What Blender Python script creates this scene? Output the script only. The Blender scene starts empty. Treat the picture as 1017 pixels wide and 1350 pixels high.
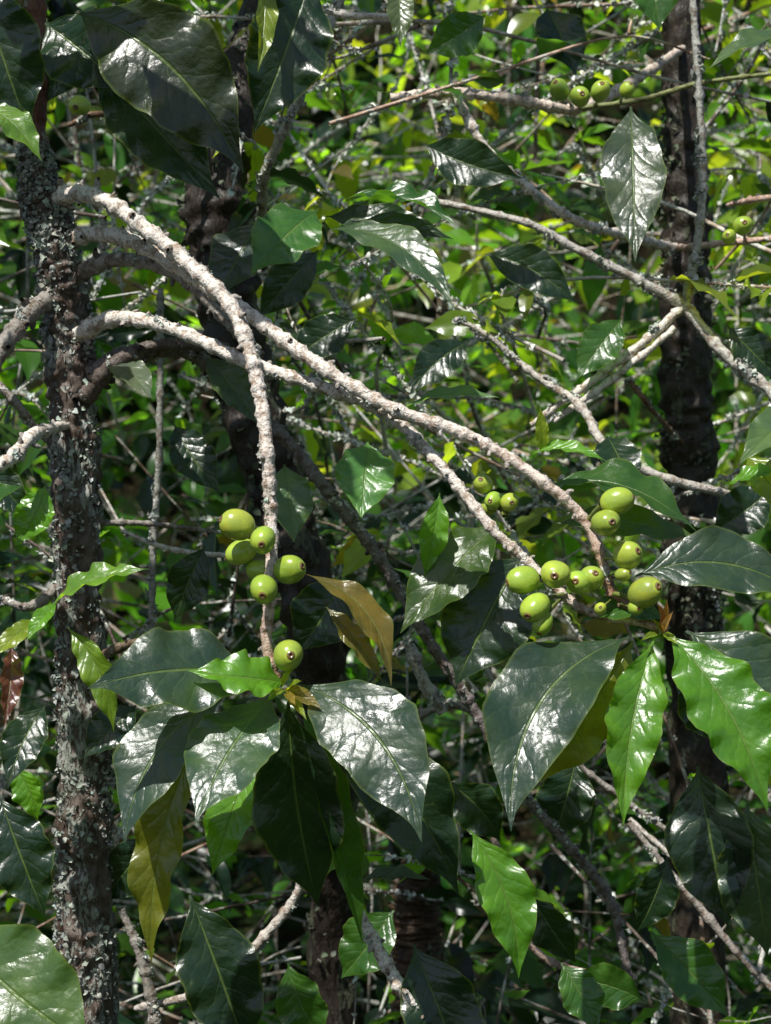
import bpy, math, numpy as np
from mathutils import Vector
rng = np.random.default_rng(7)
D=1.3; S0=0.0005; ZC=1.5
def pos(u,v,y):
    s=S0*(D+y)/D
    return np.array([(u-508.5)*s, y, ZC-(v-675)*s])
def sc(y): return S0*(D+y)/D
scene=bpy.context.scene
# ------------------------------------------------------------------ mesh accumulation
class Acc:
    def __init__(s): s.v=[];s.f=[];s.c=[];s.l=[];s.n=0
    def add(s,v,f,c,l):
        s.v.append(v);s.f.append(f+s.n);s.c.append(c);s.l.append(l);s.n+=len(v)
    def build(s,name,mat,parent=None):
        v=np.concatenate(s.v).astype(np.float32);f=np.concatenate(s.f).astype(np.int32)
        c=np.concatenate(s.c).astype(np.float32);l=np.concatenate(s.l).astype(np.float32)
        me=bpy.data.meshes.new(name)
        me.vertices.add(len(v));me.vertices.foreach_set('co',v.ravel())
        me.loops.add(f.size);me.loops.foreach_set('vertex_index',f.ravel())
        me.polygons.add(len(f));me.polygons.foreach_set('loop_start',np.arange(0,f.size,4,dtype=np.int32))
        me.polygons.foreach_set('loop_total',np.full(len(f),4,dtype=np.int32))
        me.polygons.foreach_set('use_smooth',np.ones(len(f),dtype=bool))
        me.update(calc_edges=True)
        a=me.attributes.new('tint','FLOAT_COLOR','POINT')
        a.data.foreach_set('color',np.concatenate([c,np.ones((len(c),1),np.float32)],1).ravel())
        b=me.attributes.new('luv','FLOAT_VECTOR','POINT');b.data.foreach_set('vector',l.ravel())
        me.materials.append(mat)
        o=bpy.data.objects.new(name,me);scene.collection.objects.link(o)
        if parent: o.parent=parent
        return o
def grid_faces(nu,nv,wrap=False):
    F=[]
    for i in range(nu-1):
        for j in range(nv if wrap else nv-1):
            k=(j+1)%nv
            F.append((i*nv+j,i*nv+k,(i+1)*nv+k,(i+1)*nv+j))
    return np.array(F)
def nrm(a): return a/np.maximum(np.linalg.norm(a,axis=-1,keepdims=True),1e-9)
OU=[0,.04,.1,.2,.35,.5,.65,.78,.87,.93,.97,1];OW=[.035,.05,.26,.64,.94,1,.86,.55,.27,.11,.05,.01]
def leaves(acc,B,T,W,N,col,fold=.25,arch=.1,bend=0,wave=.12,twist=0,nu=9,nv=5,k=4.,outline=None):
    B=np.atleast_2d(B).astype(float);T=np.atleast_2d(T).astype(float);L_=len(B)
    g=lambda a:np.broadcast_to(np.asarray(a,float),(L_,))[:,None,None]
    W=g(W);fold=g(fold);arch=g(arch);bend=g(bend);wave=g(wave);twist=g(twist)
    N=np.broadcast_to(np.asarray(N,float),(L_,3));col=np.broadcast_to(np.asarray(col,float),(L_,3))
    d=T-B;L=np.linalg.norm(d,axis=1)[:,None,None];d=nrm(d)
    n=nrm(N-(N*d).sum(1,keepdims=True)*d);s=np.cross(d,n)
    u=np.linspace(0,1,nu)[None,:,None];v=np.linspace(-1,1,nv)[None,None,:]
    w=np.interp(u,OU,OW) if outline is None else outline(u)
    ph=rng.uniform(0,6.28,(L_,1,1));ph2=rng.uniform(0,6.28,(L_,1,1));kk=k*rng.uniform(.8,1.25,(L_,1,1))
    sg=np.where(v>0,1,0)
    hw=W/2*w*(1+.04*np.sin(2*np.pi*kk*.9*u+ph2+2*sg)+.012*np.sin(2*np.pi*kk*2.6*u+ph+sg))
    av=np.abs(v)
    fo=fold*(1+.3*np.sin(3*u+ph))
    sx=v*hw*np.cos(fo)
    nx=av*hw*np.sin(fo)+wave*W/2*av**2*(np.sin(2*np.pi*kk*u+ph+sg*ph2)+.3*np.sin(2*np.pi*kk*2.1*u+ph2+sg*ph))*np.minimum(w*1.5,1)
    nx=nx+arch*L*4*u*(1-u)*(1-.25*u)
    sb=bend*L*4*u*(1-u)
    tw=twist*(u-.4)+0*v
    sx2=sx*np.cos(tw)-(nx-arch*L*4*u*(1-u))*np.sin(tw);nx2=sx*np.sin(tw)+nx
    P=B[:,None,None,:]+(u*L)[...,None]*d[:,None,None,:]+(sx2+sb)[...,None]*s[:,None,None,:]+nx2[...,None]*n[:,None,None,:]
    V=P.reshape(-1,3)
    F=(grid_faces(nu,nv)[None]+(np.arange(L_)*nu*nv)[:,None,None]).reshape(-1,4)
    C=np.repeat(col,nu*nv,axis=0)
    r=rng.uniform(0,1,(L_,1,1))
    luv=np.stack(np.broadcast_arrays(u+0*v+0*r,v+0*u+0*r,r+0*u+0*v),-1).reshape(-1,3)
    acc.add(V,F,C,luv)
def spline(pts,n):
    P=np.array(pts,float);P=np.vstack([2*P[0]-P[1],P,2*P[-1]-P[-2]])
    m=len(P)-3;t=np.linspace(0,m-1e-6,n);i=t.astype(int);f=(t-i)[:,None]
    a,b,c,d=P[i],P[i+1],P[i+2],P[i+3]
    return .5*((2*b)+(-a+c)*f+(2*a-5*b+4*c-d)*f**2+(-a+3*b-3*c+d)*f**3)
def tube(acc,pts,r,col,n=30,sides=8,rough=.1,node=0,knob=.35,col2=None,smooth=0):
    pts=np.array(pts,float);r=np.broadcast_to(np.asarray(r,float),(len(pts),)) if np.ndim(r)==0 or len(np.atleast_1d(r))==1 else np.interp(np.linspace(0,1,len(pts)),np.linspace(0,1,len(r)),r)
    Q=spline(np.hstack([pts,r[:,None]]),n);C=Q[:,:3];R=Q[:,3]
    T=nrm(np.gradient(C,axis=0))
    up=np.array([0,1.,0]) if abs(T[0][1])<.9 else np.array([1.,0,0])
    A=np.zeros_like(C);a=up
    for i in range(n):
        a=a-(a@T[i])*T[i];a=a/np.linalg.norm(a);A[i]=a
    Bn=np.cross(T,A)
    seg=np.linalg.norm(np.diff(C,axis=0),axis=1);s=np.concatenate([[0],np.cumsum(seg)])
    if node>0:
        ph=s/node+rng.uniform();ph=ph+.18*np.sin(ph*1.7);dd=np.abs(ph-np.round(ph))*node/np.maximum(R,1e-5)
        R=R*(1+knob*np.exp(-(dd/.65)**2))
    th=np.linspace(0,2*np.pi,sides,endpoint=False)[None,:]
    nz=rng.normal(0,1,(n,sides));nz=(nz+np.roll(nz,1,0)+np.roll(nz,1,1))/1.7
    for q in range(smooth): nz=(nz+np.roll(nz,1,0)+np.roll(nz,2,0))/2.2
    RR=R[:,None]*(1+rough*nz)
    V=C[:,None,:]+RR[...,None]*(np.cos(th)[...,None]*A[:,None,:]+np.sin(th)[...,None]*Bn[:,None,:])
    t=np.linspace(0,1,n)[:,None]**5
    c1=np.array(col,float);c2=c1 if col2 is None else np.array(col2,float)
    cc=np.repeat((c1[None]*(1-t)+c2[None]*t)[:,None,:],sides,1)
    luv=np.stack([np.repeat(s[:,None],sides,1),np.repeat(th/6.283,n,0),np.full((n,sides),rng.uniform())],-1)
    acc.add(V.reshape(-1,3),grid_faces(n,sides,True),cc.reshape(-1,3),luv.reshape(-1,3))
    return C,R,T,A,Bn
def flakes(acc,tb,count,size,col,spread=1.0):
    if count<1: return
    C,R,T,A,Bn=tb;n=len(C)
    cen=rng.integers(0,n-1,max(1,count//14));cth=rng.uniform(0,6.283,len(cen));q=rng.integers(0,len(cen),count)
    i=np.clip(cen[q]+rng.normal(0,n*.008+1,count).astype(int),0,n-2);f=rng.uniform(0,1,(count,1))
    c=C[i]*(1-f)+C[i+1]*f;th=(cth[q]+rng.normal(0,.45,count))[:,None]
    nn=np.cos(th)*A[i]+np.sin(th)*Bn[i];c=c+nn*R[i][:,None]*rng.uniform(.97,1.06*spread,(count,1))
    d=nrm(rng.normal(0,1,(count,3))*1.0+.35*nn);sz=size*rng.uniform(.35,1.4,(count,1))
    cols=np.array(col)[None]*rng.uniform(.5,1.25,(count,1))*rng.uniform(.92,1.08,(count,3))
    leaves(acc,c-d*sz*.5,c+d*sz*.5,sz[:,0]*rng.uniform(.5,1.1,count),nn+rng.normal(0,.5,(count,3)),np.minimum(cols,.85),fold=.5,arch=.2,wave=.6,nu=4,nv=3,
        outline=lambda u:.35+.65*np.sin(np.pi*u))
# ------------------------------------------------------------------ materials
def mk(name):
    m=bpy.data.materials.new(name);m.use_nodes=True;nt=m.node_tree;nt.nodes.clear();return m,nt
class NT:
    def __init__(s,nt): s.nt=nt;s.zs=1.
    def n(s,t,**k):
        x=s.nt.nodes.new(t)
        for a,b in k.items(): setattr(x,a,b)
        return x
    def lk(s,a,b): s.nt.links.new(a,b)
    def m(s,op,a,b=None,c=None):
        x=s.n('ShaderNodeMath',operation=op)
        for i,q in enumerate((a,b,c)):
            if q is None: continue
            if isinstance(q,(int,float)): x.inputs[i].default_value=q
            else: s.lk(q,x.inputs[i])
        return x.outputs[0]
    def mix(s,f,a,b,bt='MIX'):
        x=s.n('ShaderNodeMix',data_type='RGBA',blend_type=bt)
        for i,q in ((0,f),(6,a),(7,b)):
            if isinstance(q,(int,float)): x.inputs[i].default_value=q
            elif isinstance(q,tuple): x.inputs[i].default_value=(*q,1)
            else: s.lk(q,x.inputs[i])
        return x.outputs[2]
    def ramp(s,v,lo,hi):
        x=s.n('ShaderNodeMapRange',interpolation_type='SMOOTHSTEP');s.lk(v,x.inputs[0])
        x.inputs[1].default_value=lo;x.inputs[2].default_value=hi;return x.outputs[0]
    def noise(s,scale,detail=3,rough=.5):
        tc=s.n('ShaderNodeTexCoord');x=s.n('ShaderNodeTexNoise')
        if s.zs!=1.:
            mp=s.n('ShaderNodeMapping');mp.inputs['Scale'].default_value=(1,1,s.zs);s.lk(tc.outputs['Object'],mp.inputs[0]);s.lk(mp.outputs[0],x.inputs['Vector'])
        else: s.lk(tc.outputs['Object'],x.inputs['Vector'])
        x.inputs['Scale'].default_value=scale;x.inputs['Detail'].default_value=detail;x.inputs['Roughness'].default_value=rough
        return x.outputs[0]
def leaf_mat(name,rough=.3,trans=.3,bump=.5,hero=True):
    m,nt=mk(name);h=NT(nt)
    at=h.n('ShaderNodeAttribute',attribute_name='luv');sp=h.n('ShaderNodeSeparateXYZ');h.lk(at.outputs['Vector'],sp.inputs[0])
    u,v,r=sp.outputs;tint=h.n('ShaderNodeAttribute',attribute_name='tint').outputs['Color']
    av=h.m('ABSOLUTE',v)
    mid=h.m('SUBTRACT',1.,h.ramp(av,.012,.05))
    bs=h.n('ShaderNodeBsdfPrincipled');bs.inputs['Specular IOR Level'].default_value=1. if hero else .8
    tr=h.n('ShaderNodeBsdfTranslucent')
    if hero:
        nlow=h.noise(60,2);quilt=h.noise(150,1)
        p=h.m('ADD',h.m('SUBTRACT',h.m('MULTIPLY',u,8.5),h.m('MULTIPLY',h.m('POWER',av,.8),1.8)),h.m('MULTIPLY',nlow,1.1))
        p=h.m('ADD',p,h.m('MULTIPLY',h.ramp(v,-.01,.01),.4))
        hh=h.m('MULTIPLY',h.m('ABSOLUTE',h.m('SUBTRACT',h.m('FRACT',p),.5)),2.)
        lat=h.m('MULTIPLY',h.ramp(hh,.92,1.),h.m('SUBTRACT',.36,h.m('MULTIPLY',av,.3)))
        line=h.m('MAXIMUM',lat,mid)
        mott=h.ramp(h.noise(35,4,.65),.35,.7)
        c=h.mix(mott,tint,(1.5,1.35,.9),'MULTIPLY')
        spots=h.ramp(h.noise(330,2),.66,.74)
        c=h.mix(h.m('MULTIPLY',spots,.35),c,(.11,.09,.03))
        c=h.mix(h.m('MULTIPLY',h.ramp(av,.92,1.),.45),c,(.18,.24,.04))
        c2=h.mix(h.m('MULTIPLY',line,.55),c,(.22,.33,.08))
        fine=h.noise(520,3,.6)
        h.lk(h.m('ADD',h.m('MULTIPLY',mott,.12),rough-.06),bs.inputs['Roughness'])
        hgt=h.m('ADD',h.m('MULTIPLY',h.m('POWER',hh,3.),-.35),h.m('MULTIPLY',mid,-1.))
        hgt=h.m('ADD',hgt,h.m('MULTIPLY',nlow,2.8));hgt=h.m('ADD',hgt,h.m('MULTIPLY',quilt,.7));hgt=h.m('ADD',hgt,h.m('MULTIPLY',fine,.35))
        bp=h.n('ShaderNodeBump');bp.inputs['Strength'].default_value=bump;bp.inputs['Distance'].default_value=.0013;h.lk(hgt,bp.inputs['Height'])
        h.lk(bp.outputs[0],bs.inputs['Normal'])
        tc=h.mix(1.,c,(5.4,4.6,1.1),'MULTIPLY');tc=h.mix(h.m('MULTIPLY',line,.5),tc,(.12,.18,.02))
    else:
        c=tint;c2=h.mix(h.m('MULTIPLY',mid,.4),c,(.16,.24,.06));bs.inputs['Roughness'].default_value=rough
        tc=h.mix(1.,c,(6.,4.9,1.2),'MULTIPLY')
    h.lk(c2,bs.inputs['Base Color']);h.lk(tc,tr.inputs[0])
    mx=h.n('ShaderNodeMixShader');mx.inputs[0].default_value=trans;h.lk(bs.outputs[0],mx.inputs[1]);h.lk(tr.outputs[0],mx.inputs[2])
    o=h.n('ShaderNodeOutputMaterial');h.lk(mx.outputs[0],o.inputs[0]);return m
def bark_mat(name,lichen=.5,bump=.8,ns=60,lc=(.42,.45,.36),cheap=False,zs=1.,sp=.7):
    m,nt=mk(name);h=NT(nt);h.zs=zs
    tint=h.n('ShaderNodeAttribute',attribute_name='tint').outputs['Color']
    n2=h.noise(ns,3,.6);n3=h.noise(ns*7,2,.6);n1=n2 if cheap else h.noise(ns*2.2,4,.7)
    c=h.mix(h.ramp(n1,.36,.54),h.mix(1.,tint,(.48,.39,.32),'MULTIPLY'),tint)
    c=h.mix(h.m('MULTIPLY',h.ramp(n3,.57,.66),sp),c,(.08,.055,.04))
    lf=h.m('MULTIPLY',h.ramp(n2,.64-lichen*.22,.68-lichen*.2),h.ramp(n3,.4,.5))
    c=h.mix(h.m('MULTIPLY',lf,.8),c,lc)
    bs=h.n('ShaderNodeBsdfPrincipled');h.lk(c,bs.inputs['Base Color']);bs.inputs['Roughness'].default_value=.5
    bs.inputs['Specular IOR Level'].default_value=.4
    bp=h.n('ShaderNodeBump');bp.inputs['Strength'].default_value=bump;bp.inputs['Distance'].default_value=.0025
    h.lk(h.m('ADD',h.m('ADD',n1,h.m('MULTIPLY',n3,.5)),h.m('MULTIPLY',lf,.5)),bp.inputs['Height']);h.lk(bp.outputs[0],bs.inputs['Normal'])
    o=h.n('ShaderNodeOutputMaterial');h.lk(bs.outputs[0],o.inputs[0]);return m
def cherry_mat():
    m,nt=mk('green_cherry_skin');h=NT(nt)
    tint=h.n('ShaderNodeAttribute',attribute_name='tint').outputs['Color']
    c=h.mix(h.ramp(h.noise(90,3),.35,.7),tint,(1.3,1.15,.9),'MULTIPLY')
    c=h.mix(h.m('MULTIPLY',h.ramp(h.noise(900,2),.6,.7),.4),c,(.45,.48,.2))
    bs=h.n('ShaderNodeBsdfPrincipled');h.lk(c,bs.inputs['Base Color']);bs.inputs['Roughness'].default_value=.27;bs.inputs['Specular IOR Level'].default_value=.7
    bp=h.n('ShaderNodeBump');bp.inputs['Strength'].default_value=.35;bp.inputs['Distance'].default_value=.0008
    h.lk(h.noise(300,3),bp.inputs['Height']);h.lk(bp.outputs[0],bs.inputs['Normal'])
    o=h.n('ShaderNodeOutputMaterial');h.lk(bs.outputs[0],o.inputs[0]);return m
M_leaf=leaf_mat('coffee_leaf',.32,.30,.55);M_bgleaf=leaf_mat('background_leaf',.28,.43,hero=False)
M_bark=bark_mat('branch_bark',.1,.7,70,(.78,.75,.69),sp=.55);M_trunk=bark_mat('lichen_bark',.6,1.,45,(.34,.36,.31),zs=.4);M_twig=bark_mat('twig_bark',.5,.6,50,(.6,.62,.54),cheap=True)
M_dark=bark_mat('mossy_bark',.3,1.,40,(.09,.1,.06),zs=.4)
M_cherry=cherry_mat()
m,nt=mk('lichen');h=NT(nt);bs=h.n('ShaderNodeBsdfPrincipled');t=h.n('ShaderNodeAttribute',attribute_name='tint')
h.lk(t.outputs['Color'],bs.inputs['Base Color']);bs.inputs['Roughness'].default_value=.9;o=h.n('ShaderNodeOutputMaterial');h.lk(bs.outputs[0],o.inputs[0]);M_lich=m
def empty(name,loc=(0,0,0)):
    e=bpy.data.objects.new(name,None);scene.collection.objects.link(e);e.empty_display_size=.1;return e
plant=empty('coffee_plant')
PALE=(.86,.79,.70);GREY=(.34,.31,.27);BRN=(.22,.13,.08);PINK=(.5,.28,.18);LICH=(.5,.53,.47);DKB=(.09,.07,.05)
# ------------------------------------------------------------------ front plant: trunk
A=Acc();FL=Acc()
TR=[(48,-120,.12,13),(46,0,.12,13),(50,100,.12,14),(44,200,.12,15)]
tube(A,[pos(a,b,y) for a,b,y,r in TR],[r*sc(.12) for *_,r in TR],(.2,.08,.05),n=60,sides=16,rough=.05,node=.05,knob=.25)
TK=[(44,190,.12,16),(52,250,.12,25),(75,330,.12,27),(90,450,.13,29),(98,600,.13,28),(104,800,.13,28),(110,1000,.14,30),(112,1200,.14,33),(112,1400,.14,36),(105,1900,.14,44),(100,2800,.14,60),(98,3560,.14,80)]
tb=tube(A,[pos(a,b,y) for a,b,y,r in TK],[r*sc(.13) for *_,r in TK],(.13,.10,.08),n=620,sides=40,rough=.07,node=.04,knob=.06,smooth=3)
flakes(FL,tb,5200,.0042,(.38,.41,.36),1.1)
tb=tube(A,[pos(*p) for p in [(130,980,.16),(128,1100,.17),(136,1230,.17),(140,1400,.17),(138,2500,.15),(120,3500,.14)]],[.006,.008,.009,.012],(.2,.17,.14),n=200,sides=12,rough=.1,node=.03,knob=.2)
flakes(FL,tb,300,.0035,LICH)
A.build('trunk',M_trunk,plant)
# branches
A=Acc()
def br(pts,r,col,col2=None,n=None,node=.02,knob=.28,rough=.08,fl=0,acc=None,stub=True):
    P=[pos(*p) for p in pts];L=sum(np.linalg.norm(P[i+1]-P[i]) for i in range(len(P)-1))
    n=n or int(max(20,L/.0015))
    r=[x*S0*1.02 for x in r]
    t=tube(acc or A,P,r,col,n=n,sides=12,rough=rough,node=node,knob=knob,col2=col2)
    if stub:
        C,R,T,AA,BB=t;nn=max(1,int(L/node))
        for j in range(nn):
            i=min(len(C)-2,int((j+rng.uniform(.2,.8))/nn*len(C)))
            th=rng.uniform(0,6.28)
            for q in (0,3.14):
                if rng.uniform()<.35: continue
                d=math.cos(th+q)*AA[i]+math.sin(th+q)*BB[i];l=R[i]*rng.uniform(1.3,2.0)
                tube(acc or A,[C[i],C[i]+d*l*.7,C[i]+d*l+T[i]*l*.2],[R[i]*.5,R[i]*.42,R[i]*.22],np.array(col)*.5,n=5,sides=6,rough=.15)
    if fl: flakes(FL,t,int(fl*L*1000*.55),.003,LICH)
    return t
br([(60,278,.12),(90,256,.1),(135,262,.05),(190,300,.03),(240,340,.02),(300,398,0),(325,450,-.01),(343,520,-.02),(353,600,-.03),(357,680,-.03),(358,760,-.04),(352,845,-.04),(366,905,-.04)],[13,10,10,10,9.5,9,8.5,8,7,6.5],PALE,PINK,fl=.5)
br([(88,318,.12),(125,308,.1),(170,316,.06),(225,345,.045),(265,372,.04),(330,415,.03),(400,467,.01),(450,500,0),(520,540,-.01),(600,567,-.015),(660,597,-.02),(720,638,-.03),(765,678,-.03),(790,725,-.035),(806,785,-.035)],[12,9.5,9.5,9.5,9,8.5,8,7.5,7,6.5,6],PALE,PINK,fl=.5)
br([(100,362,.12),(150,342,.1),(215,352,.085),(262,384,.07),(300,425,.06),(345,470,.05)],[12,10,9,8,7,6],GREY,fl=1)
br([(105,440,.12),(150,420,.09),(195,424,.06),(250,442,.045),(320,475,.03),(400,502,.02),(480,530,.01),(525,556,.005),(565,595,0),(605,642,-.01),(650,698,-.02),(690,735,-.02),(725,768,-.025),(775,806,-.03),(850,822,-.035),(880,832,-.035)],[12,9,9,8.5,8,7.5,7,6.5,6.5,6,5,5],PALE,PINK,fl=.5)
br([(808,780,-.035),(830,800,-.035),(872,832,-.035)],[5.5,5,5],PINK,(.25,.28,.08),node=.01)
br([(110,505,.13),(150,475,.12),(200,462,.12),(260,470,.13),(310,520,.14),(370,572,.15),(430,645,.15),(500,735,.16),(560,835,.16),(625,935,.17),(690,1045,.17),(750,1115,.17),(805,1190,.18),(832,1300,.18)],[15,12,10,9,9,8.5,8,8,7,7,6],(.22,.19,.18),fl=1)
br([(85,495,.13),(115,520,.12),(150,480,.1),(210,455,.1),(300,458,.12)],[12,11,9,7],(.15,.12,.1),fl=1)
br([(72,392,.12),(40,410,.1),(10,450,.08),(-40,520,.06)],[14,12,12,11],GREY,fl=1.5)
br([(95,600,.13),(50,568,.12),(20,530,.1),(-30,480,.1)],[8,6,6,6],GREY,fl=1.5)
br([(-20,625,.02),(20,600,.02),(45,572,.05),(90,560,.12)],[9,9,8,6],PALE,fl=1)
br([(80,770,.13),(40,800,.1),(0,790,.1),(-40,785,.1)],[7,6,5,5],GREY,fl=1)
br([(98,690,.13),(190,690,.15),(290,702,.18)],[5,4,3],GREY,fl=1)
br([(160,700,.22),(230,725,.22),(330,735,.22)],[3,4,3],PALE,fl=.5)
br([(110,880,.13),(170,850,.1),(240,845,.05),(290,870,0)],[8,6,5,4],(.2,.15,.1),fl=.6)
br([(458,1170,.05),(490,1235,.05),(520,1290,.05),(560,1350,.05),(600,1450,.05)],[5,8,9,9,10],PALE,fl=.8)
br([(400,1150,.1),(385,1190,.1),(340,1245,.1),(300,1285,.1),(255,1312,.1),(180,1330,.13)],[4,6,6.5,6,6,5],(.6,.54,.48),fl=.5)
br([(160,1200,.1),(185,1260,.1),(205,1350,.1),(210,1450,.1)],[5,7,8,8],GREY,fl=1)
A.build('branches',M_bark,plant)
FL.build('lichen',M_lich,plant)
# ------------------------------------------------------------------ cherries
CH=Acc()
def cherry(px,py,y,r,ax,el=1.22,g=(.33,.47,.06),acc=CH,stalk=None):
    ax=nrm(np.array(ax,float)+rng.normal(0,.12,3));t=np.linspace(0.0,1,22);seg=24
    R=r*sc(y)*1.07;el=el*rng.uniform(.94,1.08)
    phi=t*np.pi;z=-np.cos(phi)*el*R;rr=np.sin(phi)**.88*R
    z=np.concatenate([z[:-2],[el*R*.975,el*R*1.03,el*R*1.03,el*R*.96,el*R*.95]])
    rr=np.concatenate([rr[:-2],[R*.23,R*.2,R*.14,R*.1,0.0]])
    n=len(z);C=np.repeat(np.array(g)[None]*rng.uniform(.8,1.15)*rng.uniform(.92,1.08,(1,3)),n,0);C[-5:]=(.18,.11,.045);C[-6]=np.array(g)*1.2;C[:2]=(.14,.2,.04)
    up=np.array([0,0,1.]) if abs(ax[2])<.9 else np.array([1.,0,0])
    a=nrm(np.cross(ax,up));b=np.cross(ax,a);th=np.linspace(0,2*np.pi,seg,endpoint=False)
    sq=1+.05*np.cos(2*th+rng.uniform(0,6))+.02*np.cos(3*th+rng.uniform(0,6))
    c=pos(px,py,y)
    V=c+z[:,None,None]*ax+(rr[:,None]*sq[None,:])[...,None]*(np.cos(th)[:,None]*a+np.sin(th)[:,None]*b)[None]
    acc.add(V.reshape(-1,3),grid_faces(n,seg,True),np.repeat(C,seg,0),np.zeros((n*seg,3)))
    if stalk is not None:
        s=pos(*stalk);e=c-ax*el*R*.95
        tube(acc,[s,(s+e)/2+np.array([0,0,.0004]),e],[R*.24,R*.17,R*.26],(.13,.17,.04),n=8,sides=8)
Y=-.04
for px,py,y,r,ax,st in [
 (313,692,Y-.005,18.5,(-.75,-.35,.1),(357,700,-.033)),(347,712,Y-.02,16.5,(.1,-.9,-.15),(357,700,-.033)),(318,728,Y+.015,16,(-.6,.2,-.3),(357,705,-.033)),
 (382,751,Y-.012,17.5,(.7,-.7,.15),(357,762,-.038)),(348,777,Y-.02,17.5,(-.1,-.9,-.3),(357,765,-.038)),(343,752,Y+.015,14,(-.6,.3,.2),(357,762,-.038)),
 (380,864,Y-.015,19,(.15,-.9,.15),(356,850,-.04)),
 (814,661,Y-.005,16.5,(.85,-.3,.15),(772,690,-.03)),(799,689,Y-.015,17,(.25,-.85,.1),(775,700,-.03)),(828,732,Y-.01,17,(.6,-.75,.2),(792,735,-.035)),
 (851,781,Y-.015,19,(.35,-.8,.25),(806,782,-.035)),(733,757,Y-.02,18,(-.1,-.9,-.1),(765,790,-.03)),(706,801,Y-.02,17.5,(-.45,-.6,-.5),(745,785,-.028)),
 (690,765,Y-.005,17,(-.75,-.5,.0),(725,768,-.025)),(763,768,Y-.004,15.5,(-.2,-.8,.3),(800,765,-.035)),(781,762,Y-.0,15,(.1,-.7,.3),(800,765,-.035)),
 (716,822,Y+.01,13,(-.4,-.4,-.6),(745,785,-.028)),(822,757,Y-.01,9,(.6,-.6,.1),(800,760,-.035)),(792,803,Y-.01,8,(-.1,-.8,.1),(806,790,-.035)),
 (838,802,Y-.012,9,(.4,-.8,-.2),(815,795,-.035)),(637,638,-.0,12.5,(-.3,-.7,.3),(660,668,.0)),(651,660,-.005,11,(-.2,-.8,-.1),(668,678,-.01)),(672,662,-.01,11.5,(.3,-.8,0),(668,680,-.01)),(645,668,.005,10,(-.6,-.5,-.3),(665,680,-.01))]:
    cherry(px,py,y,r,ax,stalk=st)
CH.build('green_cherries',M_cherry,plant)
# ------------------------------------------------------------------ hero leaves
LV=Acc()
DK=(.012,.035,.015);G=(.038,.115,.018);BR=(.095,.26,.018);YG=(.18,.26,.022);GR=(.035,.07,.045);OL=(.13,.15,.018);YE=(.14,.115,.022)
def lf(b,t,w,col,N=(0,-.8,.6),fold=.25,arch=.08,bend=0,wave=.12,twist=0,k=3.3,acc=LV):
    B=pos(*b);T=pos(*t);s=sc((b[2]+t[2])/2)
    leaves(acc,B,T,w*s,N,col,fold,arch,bend,wave,twist,nu=52,nv=21,k=k)
HN=(-.17,-.86,.50)
lf((345,893,-.04),(115,908,-.09),124,GR,(-.15,-.84,.42),arch=.04,bend=.06,wave=.14,fold=.12)
lf((375,900,-.04),(248,884,-.07),70,BR,(0,-.75,.6),arch=.18,wave=.18,bend=-.12)
lf((362,918,-.04),(258,1084,-.1),120,(.05,.10,.06),HN,fold=.13,arch=.05,bend=.04,wave=.10)
lf((300,915,-.025),(164,1112,-.06),105,GR,(-.2,-.85,.5),fold=.12,arch=.06,bend=.13,wave=.1)
lf((255,985,-.01),(200,1270,-.01),74,OL,(-.3,-.9,-.1),fold=.3,arch=.05,wave=.2,bend=.05)
lf((392,902,-.045),(556,1110,-.11),128,(.032,.066,.042),HN,fold=.15,arch=.08,bend=-.13,wave=.09,twist=-.2)
lf((400,915,-.03),(455,1000,-.06),40,BR,(.5,-.8,.2),fold=.5,arch=.05)
lf((380,925,-.02),(420,1195,.01),125,DK,(.1,-.95,-.1),fold=.25,arch=.04,bend=.03)
lf((395,925,-.01),(478,1245,.02),60,G,(.5,-.8,.1),fold=.4,arch=.04)
lf((420,940,-.01),(605,1180,.0),120,DK,(.3,-.8,.1),fold=.2,arch=.1,bend=-.06)
lf((540,1030,.02),(608,1135,.0),50,GR,HN,fold=.3)
lf((402,757,.0),(516,905,-.02),54,YE,(.3,-.6,.7),fold=.3,arch=.12,bend=-.14,wave=.14,k=2.6)
lf((430,800,.02),(505,900,.01),34,(.11,.11,.025),(.3,-.8,.3),fold=.3,arch=.1,wave=.2,k=3)
lf((335,1000,.03),(280,1155,.02),68,BR,(-.2,-.9,.3),fold=.3,wave=.15)
lf((68,800,.02),(196,750,.0),46,(.12,.26,.03),(0,-.6,.8),fold=.3,arch=.12,wave=.2)
lf((75,795,.02),(35,845,.0),26,BR,(0,-.8,.6),arch=.1)
lf((90,828,.03),(150,965,.02),48,(.12,.22,.022),(-.3,-.8,.4),fold=.4,wave=.2,arch=.08,bend=-.12)
lf((55,815,.03),(-15,870,.0),30,YG,(0,-.8,.5))
lf((15,850,.03),(5,960,.0),34,(.12,.04,.03),(.5,-.8,.2),fold=.5,wave=.2)
for b,t,w,c in [((373,908,-.045),(388,880,-.06),14,YG),((373,908,-.05),(425,935,-.07),24,YE),((375,910,-.05),(352,925,-.07),16,YG),((378,915,-.05),(405,950,-.07),16,YG),((380,912,-.05),(398,898,-.07),15,YG),((370,912,-.05),(340,908,-.07),13,YG),((376,915,-.055),(390,930,-.075),14,(.22,.16,.03)),
  ((873,835,-.04),(880,790,-.055),13,(.34,.17,.07)),((873,835,-.04),(866,792,-.06),12,(.3,.13,.06)),((875,835,-.05),(888,806,-.065),11,(.36,.2,.09)),((870,838,-.04),(858,815,-.055),12,YG),((873,835,-.05),(895,850,-.06),13,YG),((868,836,-.05),(845,845,-.065),11,YG),((835,812,-.045),(850,800,-.06),8,YG)]:
    lf(b,t,w,c,fold=.5)
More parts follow.
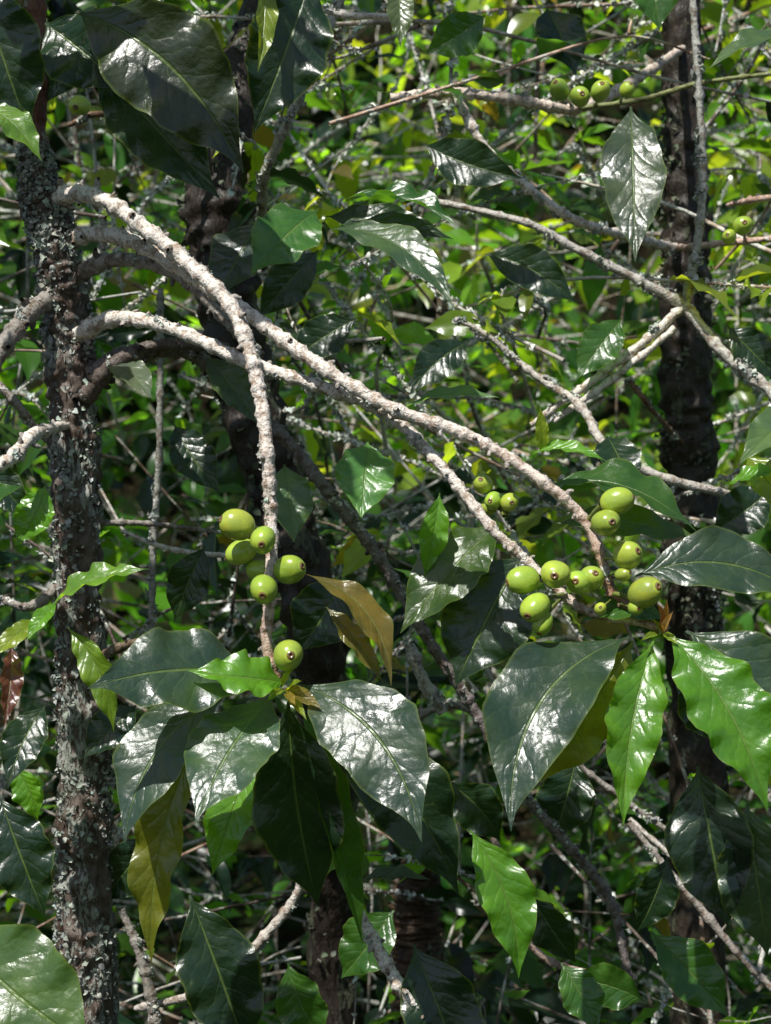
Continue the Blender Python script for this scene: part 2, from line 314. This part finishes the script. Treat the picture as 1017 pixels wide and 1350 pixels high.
# right whorl
lf((832,840,-.04),(674,1096,-.11),142,(.032,.066,.042),(-.2,-.86,.45),fold=.22,arch=.10,bend=.15,wave=.13,twist=.35)
lf((862,845,-.05),(822,1090,-.09),84,(.09,.24,.018),(.1,-.85,.5),fold=.42,arch=.08,bend=.05,wave=.2,k=4)
lf((880,835,-.05),(1012,1070,-.09),112,(.07,.21,.014),(.0,-.85,.5),fold=.28,arch=.1,bend=-.05,wave=.15,k=4)
lf((905,832,-.02),(1062,1010,-.04),130,GR,HN,fold=.2,arch=.07,bend=-.08)
lf((880,820,-.04),(765,820,-.02),52,G,(0,-.7,.5),arch=.18,bend=.1)
lf((838,760,-.01),(1065,790,.0),98,GR,(-.1,-.82,.5),fold=.2,arch=.08,bend=-.12,wave=.12)
lf((900,850,.0),(945,980,.03),100,DK,(.2,-.9,.2),fold=.2)
lf((835,845,-.02),(700,1040,-.03),95,OL,(.5,-.8,.1),fold=.2,bend=.02)
lf((725,640,.03),(918,700,.01),95,(.035,.1,.018),(.1,-.5,.9),fold=.2,arch=.15,bend=-.05)
lf((735,690,.04),(925,712,.03),60,(.05,.1,.02),(.1,-.6,.6),fold=.2,arch=.1)
lf((700,600,.02),(800,608,.0),32,BR,(0,-.5,.8),fold=.3,arch=.15)
lf((716,600,.02),(712,535,.01),20,YG,(0,-.9,.2),fold=.4)
lf((660,690,.08),(528,835,.05),95,(.04,.085,.015),(-.4,-.7,.1),fold=.25,arch=.08)
lf((690,730,.08),(600,905,.06),135,DK,(-.3,-.9,.0),fold=.2,arch=.08)
lf((580,650,.06),(560,760,.06),40,BR,(.2,-.9,.3))
lf((800,575,.1),(835,650,.05),60,DK,(0,-.8,.4))
# mid distance leaves of this plant
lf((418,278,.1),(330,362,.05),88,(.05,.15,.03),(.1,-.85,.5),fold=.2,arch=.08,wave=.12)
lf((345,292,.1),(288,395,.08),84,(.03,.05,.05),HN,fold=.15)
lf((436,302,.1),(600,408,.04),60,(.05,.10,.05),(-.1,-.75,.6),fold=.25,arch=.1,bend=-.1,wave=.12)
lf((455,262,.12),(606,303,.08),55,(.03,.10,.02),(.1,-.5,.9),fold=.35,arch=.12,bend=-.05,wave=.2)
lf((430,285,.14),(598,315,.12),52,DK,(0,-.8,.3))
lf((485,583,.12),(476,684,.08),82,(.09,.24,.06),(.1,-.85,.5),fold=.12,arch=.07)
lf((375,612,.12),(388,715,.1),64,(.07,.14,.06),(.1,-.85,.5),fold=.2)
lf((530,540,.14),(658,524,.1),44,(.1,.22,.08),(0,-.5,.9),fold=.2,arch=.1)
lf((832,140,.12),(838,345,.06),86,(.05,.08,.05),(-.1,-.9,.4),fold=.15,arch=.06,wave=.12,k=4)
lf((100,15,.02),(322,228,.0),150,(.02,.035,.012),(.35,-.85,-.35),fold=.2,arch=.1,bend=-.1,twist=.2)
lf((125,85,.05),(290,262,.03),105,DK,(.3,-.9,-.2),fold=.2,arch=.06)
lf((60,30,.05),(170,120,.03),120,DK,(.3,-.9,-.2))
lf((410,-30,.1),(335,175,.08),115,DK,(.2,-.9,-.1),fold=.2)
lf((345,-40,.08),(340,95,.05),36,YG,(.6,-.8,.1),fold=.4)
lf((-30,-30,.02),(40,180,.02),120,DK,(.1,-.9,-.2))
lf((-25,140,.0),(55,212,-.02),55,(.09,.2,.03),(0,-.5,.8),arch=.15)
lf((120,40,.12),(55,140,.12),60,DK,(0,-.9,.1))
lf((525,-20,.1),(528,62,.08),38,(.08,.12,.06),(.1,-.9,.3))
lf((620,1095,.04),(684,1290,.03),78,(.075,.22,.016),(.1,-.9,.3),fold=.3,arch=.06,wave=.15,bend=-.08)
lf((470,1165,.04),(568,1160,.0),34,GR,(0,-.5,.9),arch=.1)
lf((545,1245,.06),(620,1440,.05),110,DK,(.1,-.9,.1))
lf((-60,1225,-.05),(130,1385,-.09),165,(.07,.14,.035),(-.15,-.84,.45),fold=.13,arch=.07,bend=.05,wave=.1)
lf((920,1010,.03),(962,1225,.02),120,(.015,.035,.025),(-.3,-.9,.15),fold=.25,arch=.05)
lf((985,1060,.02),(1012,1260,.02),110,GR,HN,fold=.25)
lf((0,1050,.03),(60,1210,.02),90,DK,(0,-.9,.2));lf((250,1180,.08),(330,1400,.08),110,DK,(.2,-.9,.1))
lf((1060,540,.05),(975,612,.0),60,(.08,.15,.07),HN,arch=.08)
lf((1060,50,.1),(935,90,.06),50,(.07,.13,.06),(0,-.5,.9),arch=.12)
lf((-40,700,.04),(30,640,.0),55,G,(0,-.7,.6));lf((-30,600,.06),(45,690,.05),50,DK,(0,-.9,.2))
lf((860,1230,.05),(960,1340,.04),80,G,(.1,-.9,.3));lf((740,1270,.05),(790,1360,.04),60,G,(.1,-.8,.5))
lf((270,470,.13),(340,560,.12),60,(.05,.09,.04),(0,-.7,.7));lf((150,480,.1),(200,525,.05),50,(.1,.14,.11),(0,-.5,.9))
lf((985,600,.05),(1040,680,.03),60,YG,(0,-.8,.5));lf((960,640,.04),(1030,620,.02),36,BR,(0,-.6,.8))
# mostly dark green leaves of side shoots further back on this plant
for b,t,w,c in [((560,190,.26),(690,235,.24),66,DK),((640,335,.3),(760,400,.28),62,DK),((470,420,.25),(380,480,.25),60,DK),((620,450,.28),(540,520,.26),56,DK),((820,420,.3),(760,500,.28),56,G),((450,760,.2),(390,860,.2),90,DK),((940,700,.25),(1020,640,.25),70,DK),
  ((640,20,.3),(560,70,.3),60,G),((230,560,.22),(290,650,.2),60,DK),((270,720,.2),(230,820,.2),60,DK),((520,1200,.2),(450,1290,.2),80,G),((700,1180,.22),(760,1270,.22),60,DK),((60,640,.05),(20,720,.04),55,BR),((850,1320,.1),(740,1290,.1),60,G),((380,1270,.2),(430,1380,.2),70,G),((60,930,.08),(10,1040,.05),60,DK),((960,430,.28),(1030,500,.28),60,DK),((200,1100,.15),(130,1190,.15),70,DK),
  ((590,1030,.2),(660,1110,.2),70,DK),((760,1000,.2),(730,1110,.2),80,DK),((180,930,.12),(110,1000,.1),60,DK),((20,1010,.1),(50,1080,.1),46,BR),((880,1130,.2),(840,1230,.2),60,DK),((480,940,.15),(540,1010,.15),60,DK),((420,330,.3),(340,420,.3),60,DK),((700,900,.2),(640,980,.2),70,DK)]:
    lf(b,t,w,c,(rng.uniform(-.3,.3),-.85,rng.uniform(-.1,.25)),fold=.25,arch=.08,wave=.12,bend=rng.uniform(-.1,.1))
# leaves added above the view to cast dappled shade on the trunk
m_=46
bx=np.stack([rng.uniform(-.38,-.18,m_),rng.uniform(-.12,.15,m_),rng.uniform(1.93,2.25,m_)],1)
az=rng.uniform(0,6.28,m_);dd=np.stack([np.cos(az)*.8,np.sin(az)*.6,np.full(m_,-.5)],1)
leaves(LV,bx,bx+dd*.11,.048,np.array([0,0,1.])+rng.normal(0,.3,(m_,3)),np.array(G)[None]*rng.uniform(.7,1.3,(m_,1)),arch=.1,nu=16,nv=7)
LV.build('leaves',M_leaf,plant)
# ------------------------------------------------------------------ neighbouring coffee plants
def plantbg(tr,rad,col,branches,ch=None,nfl=2000,leafs=()):
    e=empty('coffee_plant');a=Acc();f=Acc()
    t=tube(a,[pos(*p) for p in tr],rad,col,n=360,sides=24,rough=.09,node=.05,knob=.08,smooth=2)
    flakes(f,t,nfl,.007,(.13,.15,.10),1.15);a.build('trunk',M_dark,e)
    a=Acc()
    for pts,r,c,k in branches:
        P=[pos(*p) for p in pts];L=sum(np.linalg.norm(P[i+1]-P[i]) for i in range(len(P)-1))
        t=tube(a,P,[x*sc(pts[0][2]) for x in r],c,n=int(max(16,L/.003)),sides=8,rough=.1,node=.025,knob=.4)
        flakes(f,t,int(k*L*330),.0042,LICH,1.2)
    a.build('branches',M_bark,e);f.build('lichen',M_lich,e)
    if ch:
        c=Acc()
        for q in ch: cherry(*q[:5],acc=c,stalk=q[5])
        c.build('green_cherries',M_cherry,e)
    if leafs:
        l=Acc()
        for q in leafs: lf(*q[:5],acc=l)
        l.build('leaves',M_leaf,e)
y=.35
plantbg([(905,-300,.6),(900,60,.6),(905,300,.6),(905,500,.6),(912,700,.6),(920,1200,.6),(925,2300,.6),(925,2700,.6)],[.012,.018,.022,.024,.024,.024,.028],(.035,.028,.02),[
 ([(905,60,.6),(830,110,.42),(760,143,y),(690,133,.32),(600,122,.3),(515,128,.3)],[5,6,6,6,6,5],(.8,.68,.57),.3),
 ([(760,143,y),(850,130,.34),(920,110,.33),(1030,95,.32)],[3.5,3.5,3,3],(.25,.28,.1),.0),
 ([(600,122,.3),(640,195,.3),(700,250,.3),(760,290,.32),(815,308,.4),(900,330,.6)],[7,6,6,5.5,6,7],PALE,.8),
 ([(912,-30,.3),(922,120,.3),(927,230,.3),(920,320,.3),(903,402,.3)],[4.5,5,5.5,6,7],(.45,.45,.4),3),
 ([(903,402,.3),(840,368,.3),(760,328,.3),(690,292,.3),(560,262,.32)],[7,6,6,5,4],(.55,.52,.47),2),
 ([(903,402,.3),(850,450,.3),(770,510,.3),(700,560,.3)],[6,5.5,5,3],PALE,1),
 ([(890,432,.3),(820,490,.3),(730,556,.3)],[5,5,4],PALE,1),
 ([(903,402,.3),(955,465,.28),(1030,525,.26)],[7,7,8],(.6,.57,.51),1.5),
 ([(900,405,.3),(940,440,.33),(980,470,.3),(1030,500,.28)],[4,4,4,4],GREY,2),
 ([(600,420,.3),(640,440,.3),(700,490,.3),(765,535,.28),(800,590,.26),(870,628,.26),(975,655,.28)],[3,4,5,6,6,6,5],(.62,.57,.5),1.5),
 ([(880,328,.45),(940,322,.35),(1040,312,.3)],[4,4,4],(.7,.5,.4),.5),
 ([(960,270,.4),(1000,262,.35),(1050,258,.3)],[3,4,4],(.7,.5,.4),.4),
 ([(905,590,.6),(860,540,.4),(830,500,.4)],[3,3,3],BRN,1)],
 ch=[(738,118,.29,12,(-.2,-.8,.5),(755,138,.345)),(765,127,.29,12.5,(.1,-.9,.2),(765,142,.345)),(792,120,.29,12,(.2,-.8,.5),(785,138,.345)),(827,118,.3,9,(.2,-.8,.5),(818,134,.345)),(980,297,.29,12,(0,-.9,.3),(985,318,.35)),(962,312,.29,9,(-.4,-.8,.3),(975,320,.35))],
 nfl=700,leafs=[((850,-60,.35),(870,40,.33),80,G),((720,10,.45),(760,100,.42),70,DK)])
plantbg([(385,-500,.55),(350,-50,.5),(310,120,.45),(285,260,.42),(300,400,.42),(350,600,.42),(410,800,.42),(430,1000,.5),(440,1300,.6),(440,2200,.65),(440,2600,.65)],[.012,.014,.024,.026,.024,.022,.022,.018,.018],(.035,.027,.022),[
 ([(345,290,.4),(350,230,.35),(378,165,.32),(408,95,.32),(440,20,.35),(470,-40,.35)],[6,6,6,6,5],(.5,.48,.4),2),
 ([(390,0,.3),(450,18,.3),(520,22,.3)],[5,5,4],PALE,1),
 ([(310,200,.42),(250,140,.36),(200,160,.34),(130,150,.3),(90,165,.3)],[5,4,4,3],BRN,1),
 ([(212,380,.3),(210,600,.3),(202,720,.3),(200,850,.3)],[4,4.5,4.5,4],(.35,.35,.3),2),
 ([(540,850,.2),(560,900,.2),(585,940,.2)],[7,8,7],(.5,.48,.42),2),
 ([(430,1000,.5),(520,960,.35),(590,930,.3),(640,945,.3)],[5,5,5,4],GREY,1)],
 ch=[(105,139,.28,13,(-.2,-.9,-.1),(110,160,.3))],nfl=500)
plantbg([(560,1120,.7),(550,1180,.75),(552,1300,.75),(560,1500,.75),(570,2400,.75)],[.012,.022,.024,.026,.03],(.08,.045,.025),[
 ([(650,1105,.3),(680,1170,.3),(705,1250,.3),(760,1280,.3),(840,1290,.3)],[4,4.5,5,5,4],(.5,.38,.32),1),
 ([(700,960,.3),(790,1030,.3),(880,1095,.3),(960,1150,.3)],[4,4,4,4],GREY,1),
 ([(830,1085,.28),(900,1170,.28),(990,1275,.28),(1050,1330,.28)],[4,5,5,5],(.45,.4,.35),1),
 ([(830,1080,.4),(900,1140,.4),(1020,1230,.4)],[3,4,4],PALE,1)],nfl=300)
# ------------------------------------------------------------------ thicket: twigs, lichen, foliage mass
TW=Acc();TL=Acc();FB=Acc();FM=Acc()
def hillz(x,y): 
    t=np.clip((y-4.5)/9,0,1);return 6.*t*t*(3-2*t)
def thicket(n,y0,y1,xs,z0,z1,lpt,lsz,acc,nu,nv,fl,rr,cols,yp=1.0,bare=.15):
    for i in range(n):
        y=y0+(y1-y0)*rng.uniform()**yp;k=(D+y)/D
        x=rng.uniform(-1,1)*(xs*k);z=rng.uniform(z0,z1) if z0 is not None else ZC+rng.uniform(-.40,.46)*k
        hi=(z-ZC)/k/.34+.45*x/k/.25   # up and to the right: sunlit brightness put into colours, plus more lichen
        z+=float(hillz(x,y))
        az=rng.uniform(0,6.283);el=rng.normal(.35,.6);L=rng.uniform(.18,.5)*(1+.15*y)
        d=np.array([math.cos(az)*math.cos(el),math.sin(az)*math.cos(el)*.6,math.sin(el)])
        p0=np.array([x,y,z])-d*L*.5
        if p0[1]<.24: p0[1]=.24+rng.uniform(0,.1)
        pts=[p0+d*L*q+rng.normal(0,.03,3)*L*2*q+np.array([0,0,-.12*L*q*q]) for q in (0,.33,.66,1.)]
        for q in pts: q[1]=max(q[1],.22)
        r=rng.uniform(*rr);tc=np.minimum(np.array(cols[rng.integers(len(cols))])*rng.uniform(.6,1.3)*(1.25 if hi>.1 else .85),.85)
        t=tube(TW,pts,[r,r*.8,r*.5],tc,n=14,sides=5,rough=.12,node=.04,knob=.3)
        if fl: flakes(TL,t,int(rng.uniform(.2,1)**2*fl*L*(230 if hi>0 else 80)),.0055,np.array(LICH)*1.4,1.8)
        if lpt and rng.uniform()>bare:
            C,R,T,AA,BB=t;m=int(rng.uniform(.5,1.5)*lpt)
            ii=(len(C)-1-np.floor(rng.uniform(0,1,m)**1.6*len(C)*.85)).astype(int).clip(0,len(C)-1)
            az=rng.uniform(0,6.283,m);e=rng.normal(-.45,.45,m)
            dd=np.stack([np.cos(az)*np.cos(e),np.sin(az)*np.cos(e),np.sin(e)],1)+.5*T[ii];dd=nrm(dd)
            sz=lsz*rng.uniform(.3,1.1,(m,1))*rng.uniform(.55,1.1)
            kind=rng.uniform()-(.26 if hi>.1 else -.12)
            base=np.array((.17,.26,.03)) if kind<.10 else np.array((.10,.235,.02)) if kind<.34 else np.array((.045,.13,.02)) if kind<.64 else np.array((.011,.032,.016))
            cl=base[None]*rng.uniform(.45,1.6,(m,1))*rng.uniform(.9,1.1,(m,3))
            yl=rng.uniform(0,1,m)<.02;cl[yl]=(.14,.12,.03)
            B=C[ii];E=B+dd*sz
            low=np.minimum(B[:,1],E[:,1]);sh=np.maximum(.2-low,0);B=B.copy();B[:,1]+=sh;E[:,1]+=sh
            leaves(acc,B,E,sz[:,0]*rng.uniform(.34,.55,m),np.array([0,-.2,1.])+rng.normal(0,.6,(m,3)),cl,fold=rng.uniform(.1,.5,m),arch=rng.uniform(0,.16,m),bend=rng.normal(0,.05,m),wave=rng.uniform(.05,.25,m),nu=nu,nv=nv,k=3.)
TC=[(.6,.54,.46),(.35,.32,.27),(.45,.32,.24),(.13,.1,.08),(.56,.56,.5),(.66,.62,.56)]
thicket(190,.3,.9,.42,None,None,7,.075,FM,12,7,4.0,(.0008,.0024),TC,bare=.25)
thicket(540,.8,2.4,.42,None,None,11,.085,FB,8,5,3.0,(.0012,.0032),TC)
thicket(500,2.2,4.6,.42,None,None,15,.13,FB,6,3,.8,(.002,.005),TC)
thicket(380,4.6,11,.42,-.2,2.6,24,.26,FB,5,3,0,(.004,.01),TC)
# unseen shade tree, added overhead so its leaves dapple the background light
SH=Acc();st=empty('added_shade_tree')
sbk=Acc();fork=np.array([-1.4,3.6,3.3])
tube(sbk,[(-1.9,4.2,-.1),(-1.85,4.1,1.2),(-1.7,3.9,2.4),tuple(fork)],[.11,.09,.08,.06],(.12,.1,.08),n=80,sides=18,rough=.06,smooth=2)
for i in range(34):
    c=np.array([rng.uniform(-1.6,.55),rng.uniform(-.42,1.0),rng.uniform(3.0,3.5)])
    tube(sbk,[fork,(fork*.5+c*.5)+np.array([0,0,.25])+rng.normal(0,.06,3),c],[.022,.012,.004],(.15,.12,.1),n=24,sides=6,rough=.08)
    m_=26;B=c+rng.normal(0,.085,(m_,3));az=rng.uniform(0,6.28,m_)
    E=B+np.stack([np.cos(az)*.8,np.sin(az)*.8,np.full(m_,-.35)],1)*rng.uniform(.08,.15,(m_,1))
    leaves(SH,B,E,rng.uniform(.04,.065,m_),np.array([0,0,1.])+rng.normal(0,.3,(m_,3)),np.array((.04,.1,.018))[None]*rng.uniform(.7,1.3,(m_,1)),arch=.1,nu=6,nv=3)
SH.build('added_crown_leaves',M_bgleaf,st);sbk.build('added_trunk_and_boughs',M_dark,st)
TW.build('twig_thicket',M_twig);TL.build('twig_lichen',M_lich)
e=empty('background_foliage');FM.build('near_leaves',M_bgleaf,e);FB.build('far_leaves',M_bgleaf,e)
# ------------------------------------------------------------------ ground
q=np.linspace(-1,1,181);gx=np.sign(q)*(np.abs(q)**3)*300+q*12
X,Yg=np.meshgrid(gx,gx+4,indexing='ij')
Z=hillz(X,Yg)+.05*np.sin(X*3.1+Yg*1.7)+.04*np.sin(X*7.3-Yg*5.1)+rng.normal(0,.012,X.shape)
a=Acc();V=np.stack([X,Yg,Z],-1).reshape(-1,3);a.add(V,grid_faces(181,181)[:,::-1],np.full((len(V),3),.1),np.zeros((len(V),3)))
m,nt=mk('soil_litter');h=NT(nt);c=h.mix(h.ramp(h.noise(6,4,.7),.4,.6),(.014,.010,.006),(.01,.024,.006))
c=h.mix(h.ramp(h.noise(30,3,.7),.57,.64),c,(.05,.045,.02))
bs=h.n('ShaderNodeBsdfPrincipled');h.lk(c,bs.inputs['Base Color']);bs.inputs['Roughness'].default_value=1.;bs.inputs['Specular IOR Level'].default_value=.05
bp=h.n('ShaderNodeBump');bp.inputs['Distance'].default_value=.05;h.lk(h.noise(25,4,.7),bp.inputs['Height']);h.lk(bp.outputs[0],bs.inputs['Normal'])
o=h.n('ShaderNodeOutputMaterial');h.lk(bs.outputs[0],o.inputs[0]);a.build('ground',m)
# ------------------------------------------------------------------ light, world, camera
Sd=Vector((-.28,-.48,.83)).normalized()
sl=bpy.data.lights.new('sun','SUN');sl.energy=5;sl.angle=math.radians(.5);sl.color=(1,.97,.92)
so=bpy.data.objects.new('sun',sl);so.rotation_euler=Sd.to_track_quat('Z','Y').to_euler();so.location=(2,-3,6);scene.collection.objects.link(so)
w=bpy.data.worlds.new('World');scene.world=w;w.use_nodes=True;nt=w.node_tree
sk=nt.nodes.new('ShaderNodeTexSky');sk.sky_type='NISHITA';sk.sun_disc=False
sk.sun_elevation=math.asin(Sd.z);sk.sun_rotation=math.atan2(Sd.x,Sd.y)
bg=nt.nodes['Background'];bg.inputs[1].default_value=.075;nt.links.new(sk.outputs[0],bg.inputs[0])
cd=bpy.data.cameras.new('camera');cam=bpy.data.objects.new('camera',cd);scene.collection.objects.link(cam);scene.camera=cam
cam.location=(0,-D,ZC);cam.rotation_euler=(math.radians(90),0,0)
cd.sensor_fit='HORIZONTAL';cd.sensor_width=36;cd.lens=36*D/(1017*S0);cd.clip_start=.05;cd.clip_end=1500
cd.dof.use_dof=True;cd.dof.focus_distance=D-.02;cd.dof.aperture_fstop=22
scene.view_settings.view_transform='Standard';scene.view_settings.look='None';scene.view_settings.exposure=0
